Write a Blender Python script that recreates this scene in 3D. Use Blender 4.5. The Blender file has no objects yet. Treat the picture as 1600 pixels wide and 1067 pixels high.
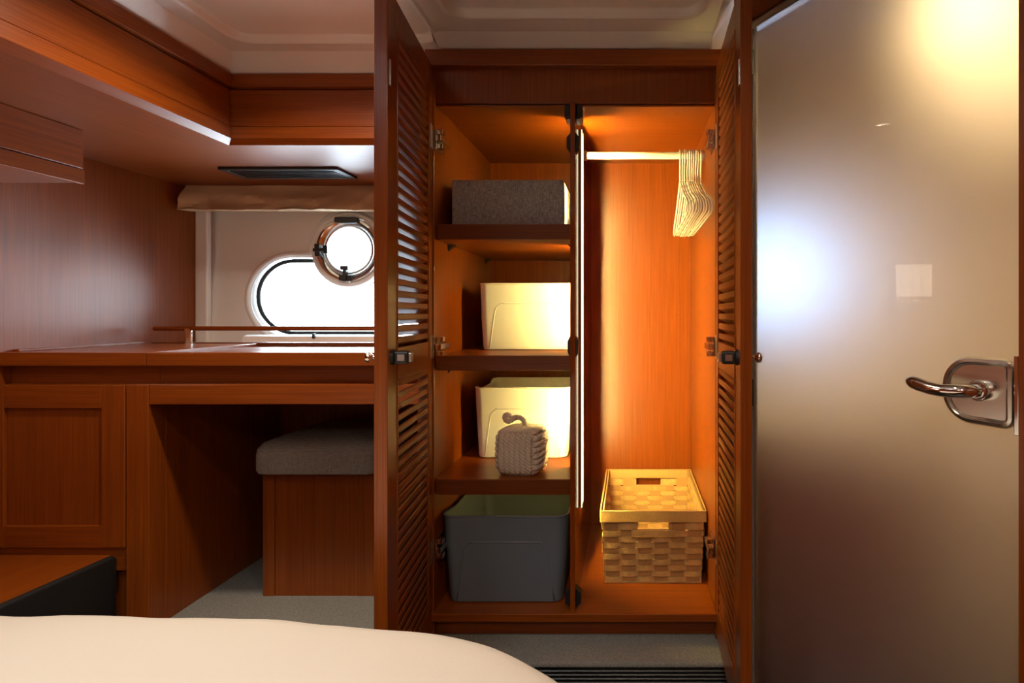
import bpy, bmesh, math, random
from mathutils import Vector, Matrix, noise as mnoise
random.seed(7)
R = math.radians
scene = bpy.context.scene
COL = scene.collection
EYE = 1.05                     # eye height above the cabin floor; all z below are given relative to the eye

# ------------------------------------------------------------------ camera
cam_d = bpy.data.cameras.new('camera')
cam_d.sensor_width = 36.0
cam_d.lens = 20.25
cam_d.shift_x = -185.0 / 1600
cam_d.shift_y = -43.5 / 1600
cam_d.clip_start = 0.02
cam = bpy.data.objects.new('camera', cam_d)
cam.location = (0, 0, EYE)
cam.rotation_euler = (R(90), 0, 0)
COL.objects.link(cam)
scene.camera = cam

# ------------------------------------------------------------------ world (overcast daylight outside)
world = bpy.data.worlds.new('World')
scene.world = world
world.use_nodes = True
wn = world.node_tree.nodes
wn['Background'].inputs[0].default_value = (0.80, 0.90, 1.0, 1)
wn['Background'].inputs[1].default_value = 28.0

# ------------------------------------------------------------------ light settings
LED_COL = (1.0, 0.78, 0.23)
LED_STRENGTH = 2300.0
LED_STRENGTH_SHELVES = 900.0
SPOT_COL = (1.0, 0.82, 0.62)
SPOTS = [(-0.58, 0.93, 5.5), (0.0, 0.40, 2.0), (-0.35, -0.75, 5.0), (0.10, -0.55, 6.0)]
SPOT_SIZE = 0.06
BATH_POWER = 14.0

# ------------------------------------------------------------------ view
scene.view_settings.view_transform = 'Standard'
scene.view_settings.look = 'None'
scene.view_settings.gamma = 1.0
scene.view_settings.use_curve_mapping = False
scene.view_settings.exposure = 0.0

# ================================================================== materials
def new_mat(name):
    m = bpy.data.materials.new(name); m.use_nodes = True
    return m, m.node_tree.nodes, m.node_tree.links, m.node_tree.nodes['Principled BSDF']

def plain(name, col, rough=0.5, metal=0.0, spec=0.5, bump=0.0, bscale=200, coat=0.0, var=0.0):
    m, n, l, b = new_mat(name)
    b.inputs['Base Color'].default_value = (*col, 1)
    b.inputs['Roughness'].default_value = rough
    b.inputs['Metallic'].default_value = metal
    b.inputs['Specular IOR Level'].default_value = spec
    b.inputs['Coat Weight'].default_value = coat
    tc = n.new('ShaderNodeTexCoord'); nz = n.new('ShaderNodeTexNoise')
    nz.inputs['Scale'].default_value = bscale; nz.inputs['Detail'].default_value = 3
    l.new(tc.outputs['Object'], nz.inputs['Vector'])
    if bump:
        bp = n.new('ShaderNodeBump'); bp.inputs['Strength'].default_value = bump; bp.inputs['Distance'].default_value = 0.002
        l.new(nz.outputs['Fac'], bp.inputs['Height']); l.new(bp.outputs['Normal'], b.inputs['Normal'])
    if var:
        mx = n.new('ShaderNodeMixRGB'); mx.blend_type = 'MULTIPLY'
        mr = n.new('ShaderNodeMapRange'); mr.inputs['To Min'].default_value = 1 - var; mr.inputs['To Max'].default_value = 1 + var
        l.new(nz.outputs['Fac'], mr.inputs['Value'])
        mx.inputs['Fac'].default_value = 1; mx.inputs['Color1'].default_value = (*col, 1)
        l.new(mr.outputs['Result'], mx.inputs['Color2']); l.new(mx.outputs['Color'], b.inputs['Base Color'])
    return m

def wood(name, axis, tone=1.0, rough=0.30, coat=0.10):
    """satin cherry veneer; grain runs along axis"""
    m, n, l, b = new_mat(name)
    tc = n.new('ShaderNodeTexCoord'); mp = n.new('ShaderNodeMapping')
    s = [1.0, 1.0, 1.0]
    for i in range(3): s[i] = 1.0 if i == axis else 120.0
    mp.inputs['Scale'].default_value = s
    l.new(tc.outputs['Object'], mp.inputs['Vector'])
    n1 = n.new('ShaderNodeTexNoise'); n1.inputs['Scale'].default_value = 1.0; n1.inputs['Detail'].default_value = 4; n1.inputs['Roughness'].default_value = 0.6
    l.new(mp.outputs['Vector'], n1.inputs['Vector'])
    mp2 = n.new('ShaderNodeMapping')
    mp2.inputs['Scale'].default_value = [7.0 if i == axis else 520.0 for i in range(3)]
    l.new(tc.outputs['Object'], mp2.inputs['Vector'])
    n2 = n.new('ShaderNodeTexNoise'); n2.inputs['Scale'].default_value = 1.0; n2.inputs['Detail'].default_value = 2
    l.new(mp2.outputs['Vector'], n2.inputs['Vector'])
    mixn = n.new('ShaderNodeMath'); mixn.operation = 'MULTIPLY_ADD'
    mixn.inputs[1].default_value = 0.62
    l.new(n2.outputs['Fac'], mixn.inputs[0])
    half = n.new('ShaderNodeMath'); half.operation = 'MULTIPLY'; half.inputs[1].default_value = 0.38
    l.new(n1.outputs['Fac'], half.inputs[0]); l.new(half.outputs[0], mixn.inputs[2])
    cr = n.new('ShaderNodeValToRGB')
    t = tone
    cr.color_ramp.elements[0].position = 0.34; cr.color_ramp.elements[0].color = (0.165*t, 0.030*t, 0.0022*t, 1)
    cr.color_ramp.elements[1].position = 0.66; cr.color_ramp.elements[1].color = (0.270*t, 0.060*t, 0.0048*t, 1)
    l.new(mixn.outputs[0], cr.inputs['Fac']); l.new(cr.outputs['Color'], b.inputs['Base Color'])
    b.inputs['Roughness'].default_value = rough
    b.inputs['Specular IOR Level'].default_value = 0.42
    b.inputs['Coat Weight'].default_value = coat
    b.inputs['Coat Roughness'].default_value = 0.16
    bp = n.new('ShaderNodeBump'); bp.inputs['Strength'].default_value = 0.05; bp.inputs['Distance'].default_value = 0.001
    l.new(n2.outputs['Fac'], bp.inputs['Height']); l.new(bp.outputs['Normal'], b.inputs['Normal'])
    return m

def fabric(name, c1, c2, scale=900, rough=0.95):
    """linen weave of light and dark threads"""
    m, n, l, b = new_mat(name)
    tc = n.new('ShaderNodeTexCoord')
    outs = []
    for sc in ((scale, scale, scale*0.06), (scale*0.06, scale*0.06, scale)):
        mp = n.new('ShaderNodeMapping'); mp.inputs['Scale'].default_value = sc
        l.new(tc.outputs['Object'], mp.inputs['Vector'])
        nz = n.new('ShaderNodeTexNoise'); nz.inputs['Scale'].default_value = 1; nz.inputs['Detail'].default_value = 1
        l.new(mp.outputs['Vector'], nz.inputs['Vector']); outs.append(nz.outputs['Fac'])
    av = n.new('ShaderNodeMath'); av.operation = 'ADD'; l.new(outs[0], av.inputs[0]); l.new(outs[1], av.inputs[1])
    cr = n.new('ShaderNodeValToRGB')
    cr.color_ramp.elements[0].position = 0.40; cr.color_ramp.elements[0].color = (*c1, 1)
    cr.color_ramp.elements[1].position = 0.62; cr.color_ramp.elements[1].color = (*c2, 1)
    hf = n.new('ShaderNodeMath'); hf.operation = 'MULTIPLY'; hf.inputs[1].default_value = 0.5
    l.new(av.outputs[0], hf.inputs[0]); l.new(hf.outputs[0], cr.inputs['Fac'])
    l.new(cr.outputs['Color'], b.inputs['Base Color'])
    b.inputs['Roughness'].default_value = rough; b.inputs['Specular IOR Level'].default_value = 0.15
    bp = n.new('ShaderNodeBump'); bp.inputs['Strength'].default_value = 0.4; bp.inputs['Distance'].default_value = 0.001
    l.new(hf.outputs[0], bp.inputs['Height']); l.new(bp.outputs['Normal'], b.inputs['Normal'])
    return m

def emit(name, col, strength):
    m = bpy.data.materials.new(name); m.use_nodes = True
    n = m.node_tree.nodes; n.clear()
    o = n.new('ShaderNodeOutputMaterial'); e = n.new('ShaderNodeEmission')
    e.inputs[0].default_value = (*col, 1); e.inputs[1].default_value = strength
    m.node_tree.links.new(e.outputs[0], o.inputs[0])
    return m

WX, WY, WZ = wood('cherry_grain_x', 0), wood('cherry_grain_y', 1), wood('cherry_grain_z', 2)
WWALL = wood('cherry_wall', 2, 1.0, 0.44, 0.0)
WSOFX = wood('cherry_soffit_x', 0, 1.0, 0.42, 0.0)
WSOFY = wood('cherry_soffit_y', 1, 1.0, 0.42, 0.0)
WGLOSS = wood('cherry_polished', 2, 1.0, 0.05, 0.0)
WDARK = wood('cherry_lipping', 0, 0.62, 0.3)
WDARKZ = wood('cherry_lipping_upright', 2, 0.62, 0.3)
M = {}
M['ceiling'] = plain('moulded_headliner', (0.74, 0.70, 0.67), 0.45, bump=0.08, bscale=600)
M['gel'] = plain('white_gelcoat', (0.90, 0.88, 0.85), 0.35, bump=0.06, bscale=500)
M['bathwall'] = plain('washroom_laminate', (0.62, 0.45, 0.25), 0.6)
M['white_pl'] = plain('white_plastic', (0.82, 0.80, 0.74), 0.42, bump=0.03, bscale=900)
M['grey_pl'] = plain('grey_plastic', (0.135, 0.155, 0.180), 0.5, bump=0.15, bscale=1500)
M['hanger'] = plain('hanger_plastic', (0.80, 0.76, 0.72), 0.3)
M['rod'] = plain('white_enamel', (0.82, 0.80, 0.76), 0.3)
M['chrome'] = plain('chrome', (0.83, 0.82, 0.80), 0.08, metal=1.0)
M['steel'] = plain('brushed_steel', (0.62, 0.61, 0.60), 0.28, metal=1.0)
M['satin'] = plain('satin_chrome', (0.80, 0.76, 0.70), 0.22, metal=1.0)
M['edge'] = plain('grey_edge_seal', (0.30, 0.29, 0.31), 0.5)
M['black'] = plain('black_plastic', (0.012, 0.012, 0.013), 0.38)
M['ribmat'] = plain('dark_anodised_rib', (0.045, 0.042, 0.038), 0.35, metal=0.6)
M['gasket'] = plain('black_gasket', (0.010, 0.020, 0.024), 0.5)
M['dark'] = plain('black_leatherette', (0.006, 0.0055, 0.005), 0.6, bump=0.3, bscale=700)
M['carpet'] = plain('grey_carpet', (0.20, 0.185, 0.155), 1.0, spec=0.1, bump=1.0, bscale=330, var=0.6)
M['floor'] = plain('dark_floor', (0.018, 0.016, 0.014), 0.4)
M['linen'] = fabric('grey_linen', (0.21, 0.195, 0.188), (0.56, 0.52, 0.50), 1500)
M['seat'] = fabric('grey_upholstery', (0.22, 0.195, 0.175), (0.36, 0.325, 0.295), 1400)
M['blind'] = plain('beige_cloth', (0.68, 0.49, 0.31), 0.9, spec=0.2, bump=0.5, bscale=900)
M['duvet'] = plain('cream_sheet', (0.52, 0.455, 0.375), 0.9, spec=0.2, bump=0.2, bscale=900)
M['rope'] = plain('cotton_rope', (0.80, 0.66, 0.54), 0.9, spec=0.2, bump=0.8, bscale=1600, var=0.2)
M['wicker'] = plain('wood_splint', (0.60, 0.36, 0.13), 0.55, bump=0.3, bscale=60, var=0.35)
M['stake'] = plain('dark_splint', (0.46, 0.25, 0.085), 0.6, bump=0.3, bscale=300, var=0.2)
M['wicker_rim'] = plain('wood_rim', (0.52, 0.29, 0.10), 0.5, bump=0.3, bscale=300, var=0.2)
M['led'] = emit('led_filament', LED_COL, LED_STRENGTH)
M['ledlens'] = emit('led_lens_glow', (1.0, 0.88, 0.55), 1.7)
M['led2'] = emit('led_filament_shelves', LED_COL, LED_STRENGTH_SHELVES)
M['shade'] = emit('lit_lamp_shade', (1.0, 0.78, 0.56), 5.0)
M['lens2'] = emit('lit_washroom_lens', (1.0, 0.74, 0.40), 9.0)
M['lens'] = emit('lit_spot_lens', SPOT_COL, 12.0)

def window_glass():
    m = bpy.data.materials.new('window_glass'); m.use_nodes = True
    n = m.node_tree.nodes; l = m.node_tree.links; n.clear()
    o = n.new('ShaderNodeOutputMaterial'); t = n.new('ShaderNodeBsdfTransparent'); g = n.new('ShaderNodeBsdfGlossy')
    t.inputs[0].default_value = (0.93, 0.97, 0.98, 1); g.inputs['Roughness'].default_value = 0.02
    f = n.new('ShaderNodeFresnel'); f.inputs[0].default_value = 1.45
    mx = n.new('ShaderNodeMixShader')
    l.new(f.outputs[0], mx.inputs[0]); l.new(t.outputs[0], mx.inputs[1]); l.new(g.outputs[0], mx.inputs[2]); l.new(mx.outputs[0], o.inputs[0])
    return m
M['glass'] = window_glass()
M['fill_pane'] = window_glass(); M['fill_pane'].name = 'fill_skylight_acrylic'
M['fill_pane'].node_tree.nodes['Transparent BSDF'].inputs[0].default_value = (0.95, 0.95, 0.95, 1)  # nearly clear pane of the added ceiling opening
M['privacy'] = window_glass(); M['privacy'].name = 'tinted_privacy_glass'
M['privacy'].node_tree.nodes['Transparent BSDF'].inputs[0].default_value = (0.27, 0.38, 0.56, 1)

def frosted():
    """acid-etched pane: blurred view of what lies behind, a little milky scatter, a clear polished surface reflection"""
    m, n, l, b = new_mat('frosted_glass')
    b.inputs['Base Color'].default_value = (0.40, 0.38, 0.41, 1)
    b.inputs['Roughness'].default_value = 0.45
    rf = n.new('ShaderNodeBsdfRefraction'); rf.inputs['Color'].default_value = (0.97, 0.95, 0.93, 1)
    rf.inputs['Roughness'].default_value = 0.66; rf.inputs['IOR'].default_value = 1.35
    mx = n.new('ShaderNodeMixShader'); mx.inputs[0].default_value = 0.78
    out = n['Material Output']
    l.new(b.outputs[0], mx.inputs[1]); l.new(rf.outputs[0], mx.inputs[2])
    gl = n.new('ShaderNodeBsdfGlossy'); gl.inputs['Roughness'].default_value = 0.01
    fr = n.new('ShaderNodeFresnel'); fr.inputs[0].default_value = 1.5
    m2 = n.new('ShaderNodeMixShader'); l.new(fr.outputs[0], m2.inputs[0]); l.new(mx.outputs[0], m2.inputs[1]); l.new(gl.outputs[0], m2.inputs[2])
    l.new(m2.outputs[0], out.inputs[0])
    return m
M['frost'] = frosted()

# ================================================================== geometry helpers
class MB:
    def __init__(s): s.v = []; s.f = []
    def add(s, vs, fs):
        o = len(s.v); s.v += [tuple(p) for p in vs]; s.f += [tuple(i + o for i in f) for f in fs]; return s
    def box(s, x0, x1, y0, y1, z0, z1):
        return s.add([(x0,y0,z0),(x1,y0,z0),(x1,y1,z0),(x0,y1,z0),(x0,y0,z1),(x1,y0,z1),(x1,y1,z1),(x0,y1,z1)],
                     [(0,3,2,1),(4,5,6,7),(0,1,5,4),(1,2,6,5),(2,3,7,6),(3,0,4,7)])
    def prism(s, pts, axis, a, b):
        """closed polygon pts (2D) extruded along axis from a to b"""
        def P(p, t):
            if axis == 0: return (t, p[0], p[1])
            if axis == 1: return (p[0], t, p[1])
            return (p[0], p[1], t)
        n = len(pts)
        vs = [P(p, a) for p in pts] + [P(p, b) for p in pts]
        fs = [tuple(range(n))[::-1], tuple(range(n, 2*n))] + [(i, (i+1) % n, n+(i+1) % n, n+i) for i in range(n)]
        return s.add(vs, fs)
    def tube(s, path, r, seg=10, closed=False, cap=True):
        path = [Vector(p) for p in path]; n = len(path)
        rr = r if isinstance(r, (list, tuple)) else [r]*n
        up = None; rings = []
        for i, p in enumerate(path):
            if closed: t = path[(i+1) % n] - path[i-1]
            else: t = path[min(i+1, n-1)] - path[max(i-1, 0)]
            t.normalize()
            if up is None:
                up = Vector((0,0,1)) if abs(t.z) < 0.9 else Vector((1,0,0))
            side = t.cross(up)
            if side.length < 1e-6: side = t.orthogonal()
            side.normalize(); up = side.cross(t).normalized()
            rings.append([p + (side*math.cos(2*math.pi*k/seg) + up*math.sin(2*math.pi*k/seg))*rr[i] for k in range(seg)])
        vs = [v for ring in rings for v in ring]; fs = []
        m = n if closed else n-1
        for i in range(m):
            j = (i+1) % n
            for k in range(seg):
                fs.append((i*seg+k, i*seg+(k+1) % seg, j*seg+(k+1) % seg, j*seg+k))
        if cap and not closed:
            fs.append(tuple(range(seg))[::-1]); fs.append(tuple((n-1)*seg+k for k in range(seg)))
        return s.add(vs, fs)
    def loft(s, rings, closed=True, cap0=False, cap1=False):
        n = len(rings[0]); vs = [p for r in rings for p in r]; fs = []
        for i in range(len(rings)-1):
            for k in range(n if closed else n-1):
                fs.append((i*n+k, i*n+(k+1) % n, (i+1)*n+(k+1) % n, (i+1)*n+k))
        if cap0: fs.append(tuple(range(n))[::-1])
        if cap1: fs.append(tuple((len(rings)-1)*n+k for k in range(n)))
        return s.add(vs, fs)
    def lathe(s, prof, c, axis=2, seg=24):
        """prof: (radius, height) pairs round axis through c"""
        rings = []
        for r, h in prof:
            ring = []
            for k in range(seg):
                a = 2*math.pi*k/seg; u, w = r*math.cos(a), r*math.sin(a)
                ring.append((c[0]+h, c[1]+u, c[2]+w) if axis == 0 else (c[0]+u, c[1]+h, c[2]+w) if axis == 1 else (c[0]+u, c[1]+w, c[2]+h))
            rings.append(ring)
        return s.loft(rings, True, True, True)

WORLD_O = {}
def tag(o, label=None, cat=None, group=None, kind=None):
    if label: o['label'] = label
    if cat: o['category'] = cat
    if group: o['group'] = group
    if kind: o['kind'] = kind
    return o

def build(name, mb, mat, parent=None, smooth=False, bevel=0.0, seg=2, local=False, origin=None, me=None, kind=None, label=None):
    """one mesh object from an MB given in room coordinates (z relative to the eye) or, with local, in the parent's own space"""
    vs = [Vector(p) for p in mb.v]
    if not local: vs = [Vector((p.x, p.y, p.z + EYE)) for p in vs]
    if origin is None:
        xs = [p.x for p in vs]; ys = [p.y for p in vs]; zs = [p.z for p in vs]
        o = Vector(((min(xs)+max(xs))/2, (min(ys)+max(ys))/2, min(zs)))
    else:
        o = Vector(origin)
        if not local: o.z += EYE
    me = bpy.data.meshes.new(name)
    me.from_pydata([p - o for p in vs], [], mb.f)
    bm = bmesh.new(); bm.from_mesh(me); bmesh.ops.recalc_face_normals(bm, faces=bm.faces); bm.to_mesh(me); bm.free()
    me.materials.append(mat)
    if smooth:
        for p in me.polygons: p.use_smooth = True
    ob = bpy.data.objects.new(name, me); COL.objects.link(ob)
    if local:
        ob.location = o; ob.parent = parent
        WORLD_O[ob] = None
    else:
        if parent is not None:
            ob.parent = parent; ob.location = o - WORLD_O[parent]
        else: ob.location = o
        WORLD_O[ob] = o
    if bevel:
        b = ob.modifiers.new('bevel', 'BEVEL'); b.width = bevel; b.segments = seg; b.limit_method = 'ANGLE'; b.angle_limit = R(40)
        b.harden_normals = False
    if smooth == 'auto':
        for p in me.polygons: p.use_smooth = True
        try: me.set_sharp_from_angle(angle=R(40))
        except Exception: pass
    if kind: ob['kind'] = kind
    if label: ob['label'] = label
    return ob

def empty(name, loc, rz=0.0, parent=None):
    e = bpy.data.objects.new(name, None); COL.objects.link(e)
    e.empty_display_size = 0.05
    w = Vector((loc[0], loc[1], loc[2] + EYE))
    e.location = w; e.rotation_euler = (0, 0, rz); WORLD_O[e] = w
    return e

def bx(name, mat, parent, x0, x1, y0, y1, z0, z1, bevel=0.0012, **k):
    return build(name, MB().box(x0, x1, y0, y1, z0, z1), mat, parent, bevel=bevel, **k)

def rrect(w, d, r, n=6):
    """rounded rectangle outline centred on 0"""
    pts = []
    for cx, cy, a0 in ((w/2-r, d/2-r, 0), (-w/2+r, d/2-r, 90), (-w/2+r, -d/2+r, 180), (w/2-r, -d/2+r, 270)):
        for k in range(n+1):
            a = R(a0 + 90*k/n); pts.append((cx + r*math.cos(a), cy + r*math.sin(a)))
    return pts

# ================================================================== SETTING
XL = -1.325                    # left wall
def struct(o, label, cat=None): return tag(o, label, cat, kind='structure')

struct(bx('floor', M['floor'], None, -1.45, 1.6, -1.45, 1.86, -1.10, -1.05, 0), 'dark cabin floor below the carpeted step', 'floor')
struct(bx('wall_left', WWALL, None, XL-0.03, XL, -1.4, 1.86, -1.05, 0.62, 0), 'cherry wood wall panel on the left above the worktop', 'wall')
struct(bx('wall_rear', WZ, None, XL-0.03, 0.62, -1.43, -1.4, -1.05, 0.62, 0), 'cherry wood bulkhead behind the bed', 'wall')

# step with carpet and ribbed riser
st = MB()
prof = [(1.70, -0.680), (1.70, -0.667)] + [(1.106 - 0.006*math.sin(R(a)), -0.673 + 0.006*math.cos(R(a))) for a in range(0, 91, 15)] + [(1.100, -0.675), (1.112, -0.680)]
st.prism(prof, 0, -1.012, 0.215)
step = struct(build('floor_step', st, M['carpet'], None, smooth='auto'), 'grey carpet on the raised step under wardrobe and desk', 'floor')
bx('riser', M['black'], step, -1.012, 0.215, 1.108, 1.16, -1.05, -0.680)
for k in range(5):
    z = -0.6845 - 0.0075*k
    rb = MB().prism([(1.1085, z-0.0022), (1.103, z-0.0018), (1.1015, z), (1.103, z+0.0018), (1.1085, z+0.0022)], 0, -1.012, 0.215)
    build('rib', rb, M['ribmat'], step, smooth=False)

# ---- ceiling: moulded headliner, two panels with a rounded step round them
def sd_rr(x, y, x0, x1, y0, y1, r):
    qx = abs(x-(x0+x1)/2) - (x1-x0)/2 + r; qy = abs(y-(y0+y1)/2) - (y1-y0)/2 + r
    return math.hypot(max(qx, 0), max(qy, 0)) + min(max(qx, qy), 0) - r
PAN = [(-0.805, -0.396, -0.9, 1.183, 0.035), (-0.335, 0.128, -0.9, 1.082, 0.035)]
def ceil_z(x, y):
    z = 0.56
    for (x0, x1, y0, y1, r) in PAN:
        s = sd_rr(x, y, x0, x1, y0, y1, r)
        t = min(max((0.004 - s)/0.011, 0), 1); z += 0.011*t*t*(3-2*t)
        z -= 0.0035*math.exp(-((s-0.006)/0.005)**2)
    return z
def lines(a, b, crit):
    pts = set([a, b]); x = a
    while x < b: pts.add(round(x, 4)); x += 0.05
    for c in crit:
        for k in range(-16, 17):
            q = c + k*0.0025
            if a <= q <= b: pts.add(round(q, 4))
    out = []
    for p in sorted(pts):
        if not out or p - out[-1] > 0.0012: out.append(p)
    return out
cb = MB()
cx = lines(-0.853, 0.165, [-0.805, -0.753, -0.453, -0.396, -0.335, 0.128]); cy = lines(-1.4, 1.229, [-0.9, 1.183, 1.082])
HT = (-0.753, -0.453, 0.15, 0.50)          # added unseen ceiling opening over the bed, lets in fill daylight
def ceil_ok(x, y): return not (x > -0.40 and y > 1.143) and not (HT[0] < x < HT[1] and HT[2] < y < HT[3])
vi = {}
for i, x in enumerate(cx):
    for j, y in enumerate(cy): vi[i, j] = len(cb.v); cb.v.append((x, y, ceil_z(x, y)))
for i in range(len(cx)-1):
    for j in range(len(cy)-1):
        if ceil_ok((cx[i]+cx[i+1])/2, (cy[j]+cy[j+1])/2):
            cb.f.append((vi[i,j], vi[i+1,j], vi[i+1,j+1], vi[i,j+1]))
# coves down to the wood
A, B_ = 0.56, 0.526
cb.add([(-0.853,-1.4,A),(-0.853,1.229,A),(-0.890,1.281,B_),(-0.890,-1.4,B_)], [(0,1,2,3)])
cb.add([(-0.853,1.229,A),(-0.395,1.229,A),(-0.395,1.281,B_),(-0.890,1.281,B_)], [(0,1,2,3)])
cb.add([(-0.395,1.143,A),(0.165,1.143,A),(0.165,1.190,0.535),(-0.380,1.190,0.535)], [(0,1,2,3)])
cb.add([(-0.395,1.143,A),(-0.380,1.190,0.535),(-0.395,1.281,B_),(-0.395,1.229,A)], [(0,1,2,3)])
cb.add([(0.165,1.143,A),(0.165,1.19,A),(0.165,1.19,0.535)], [(0,1,2)])
cb.add([(0.165,-1.4,A),(0.20,-1.4,0.612),(0.20,1.19,0.612),(0.165,1.19,A),(0.62,-1.4,0.612),(0.62,1.19,0.612)], [(0,1,2,3),(1,4,5,2)])
# upper skin so that the headliner is a solid slab
for x0_, x1_, y0_, y1_ in ((XL-0.03, HT[0], -1.43, 1.86), (HT[1], 0.62, -1.43, 1.86), (HT[0], HT[1], -1.43, HT[2]), (HT[0], HT[1], HT[3], 1.86)):
    cb.add([(x0_,y0_,0.62),(x1_,y0_,0.62),(x1_,y1_,0.62),(x0_,y1_,0.62)], [(0,1,2,3)])
ceiling = struct(build('ceiling', cb, M['ceiling'], None, smooth='auto', origin=(-0.4, 0, 0.56)), 'white moulded ceiling lining with rounded panels', 'ceiling')

hx, hy = (HT[0]+HT[1])/2, (HT[2]+HT[3])/2
def hring(m, z): return [(HT[0]-m, HT[2]-m, z), (HT[1]+m, HT[2]-m, z), (HT[1]+m, HT[3]+m, z), (HT[0]-m, HT[3]+m, z)]
fill_sky = struct(build('fill_skylight', MB().add(hring(0.01, 0.64) + hring(0.01, 0.648), [(0,1,2,3)]), M['fill_pane'], None), 'added square skylight above the bed for fill daylight, out of view', 'window')
build('fill_skylight_frame', MB().loft([hring(0.02, 0.568), hring(0.02, 0.560), hring(-0.004, 0.560), hring(-0.004, 0.645), hring(0.02, 0.645)]), M['gel'], fill_sky)

# ---- window wall (white gelcoat) with one opening shaped like a long oval joined to a circle
WX0, WX1 = -1.325, -0.41
def wy(z): return 1.775 + 0.06*z          # the hull side leans a little
OVX0, OVX1, OVZ, OVR = -1.050, -0.62, 0.052, 0.122     # oval opening
PCX, PCZ = -0.866, 0.197                               # porthole centre
def stadium(r, n=20):
    p = [(OVX1 + r*math.cos(R(a)), OVZ + r*math.sin(R(a))) for a in [(-90 + 180*k/n) for k in range(n+1)]]
    m = 24
    p += [(OVX1 + (OVX0-OVX1)*k/m, OVZ + r) for k in range(1, m)]
    p += [(OVX0 + r*math.cos(R(a)), OVZ + r*math.sin(R(a))) for a in [(90 + 180*k/n) for k in range(n+1)]]
    p += [(OVX0 + (OVX1-OVX0)*k/m, OVZ - r) for k in range(1, m)]
    return p
def union_outline(r_o, r_c):
    st_ = stadium(r_o)
    out = [p for p in st_ if math.hypot(p[0]-PCX, p[1]-PCZ) > r_c + 0.004]
    zt = OVZ + r_o
    a0 = math.asin((zt - PCZ)/r_c)
    arc = [(PCX + r_c*math.cos(a0 + (math.pi - 2*a0)*k/28), PCZ + r_c*math.sin(a0 + (math.pi - 2*a0)*k/28)) for k in range(29)]
    res = []; done = False
    for i, p in enumerate(out):
        res.append(p)
        q = out[(i+1) % len(out)]
        if not done and abs(p[1]-zt) < 1e-5 and abs(q[1]-zt) < 1e-5 and p[0] > PCX > q[0]:
            res += arc; done = True
    return res
HO = union_outline(OVR, 0.116)
bm = bmesh.new()
def loop(pts):
    vs = [bm.verts.new((x, wy(z), z + EYE)) for x, z in pts]
    return [bm.edges.new((vs[i], vs[(i+1) % len(vs)])) for i in range(len(vs))]
WPX, WPZ, WPR = 0.465, 0.125, 0.135          # washroom porthole
HW = [(WPX + WPR*math.cos(2*math.pi*k/40), WPZ + WPR*math.sin(2*math.pi*k/40)) for k in range(40)]
es = loop([(-1.36, -1.10), (1.40, -1.10), (1.40, 0.66), (-1.36, 0.66)]) + loop(HO) + loop(HW)
bmesh.ops.triangle_fill(bm, use_beauty=True, use_dissolve=False, edges=es)
me = bpy.data.meshes.new('wall_back'); bm.to_mesh(me); bm.free(); me.materials.append(M['gel'])
wallb = bpy.data.objects.new('wall_back', me); COL.objects.link(wallb); WORLD_O[wallb] = Vector((0,0,0))
struct(wallb, 'white moulded hull side around the oval window and porthole', 'wall')
# reveal running outwards, rounded lip inside
rev = MB().loft([[(x, wy(z)+0.0, z) for x, z in HO], [(x, wy(z)+0.030, z) for x, z in HO]])
build('window_reveal', rev, M['gel'], wallb, smooth='auto')
lip_pts = union_outline(OVR + 0.010, 0.126)
build('window_lip', MB().tube([(x, wy(z)+0.004, z) for x, z in lip_pts], 0.010, 8, closed=True), M['gel'], wallb, smooth=True)
bx('edge_flange', M['gel'], wallb, -1.325, -1.288, 1.752, 1.772, -0.11, 0.36, 0.004)
# fixed oval pane with its gasket
w1 = MB(); sp = union_outline(OVR + 0.004, 0.1205)
w1.add([(x, 1.806, z) for x, z in sp] + [(x, 1.812, z) for x, z in sp], [tuple(range(len(sp))), tuple(range(len(sp), 2*len(sp)))])
win1 = struct(build('window_1', w1, M['glass'], None), 'long oval hull window bright with daylight above the desk', 'window')
gpts = stadium(0.113)
i0 = next(i for i in range(len(gpts)) if math.hypot(gpts[i][0]-PCX, gpts[i][1]-PCZ) <= 0.112 and math.hypot(gpts[(i+1) % len(gpts)][0]-PCX, gpts[(i+1) % len(gpts)][1]-PCZ) > 0.112)
gpath = [gpts[(i0+k) % len(gpts)] for k in range(len(gpts)) if math.hypot(gpts[(i0+k) % len(gpts)][0]-PCX, gpts[(i0+k) % len(gpts)][1]-PCZ) > 0.110]
arcg = [(PCX + 0.113*math.cos(R(a)), PCZ + 0.113*math.sin(R(a))) for a in range(196, 345, 6)]
build('gasket', MB().tube([(x, 1.801, z) for x, z in gpath], 0.0065, 8), M['gasket'], win1, smooth=True)
build('gasket', MB().tube([(x, 1.806, z) for x, z in arcg], 0.0065, 8), M['gasket'], win1, smooth=True)
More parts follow.
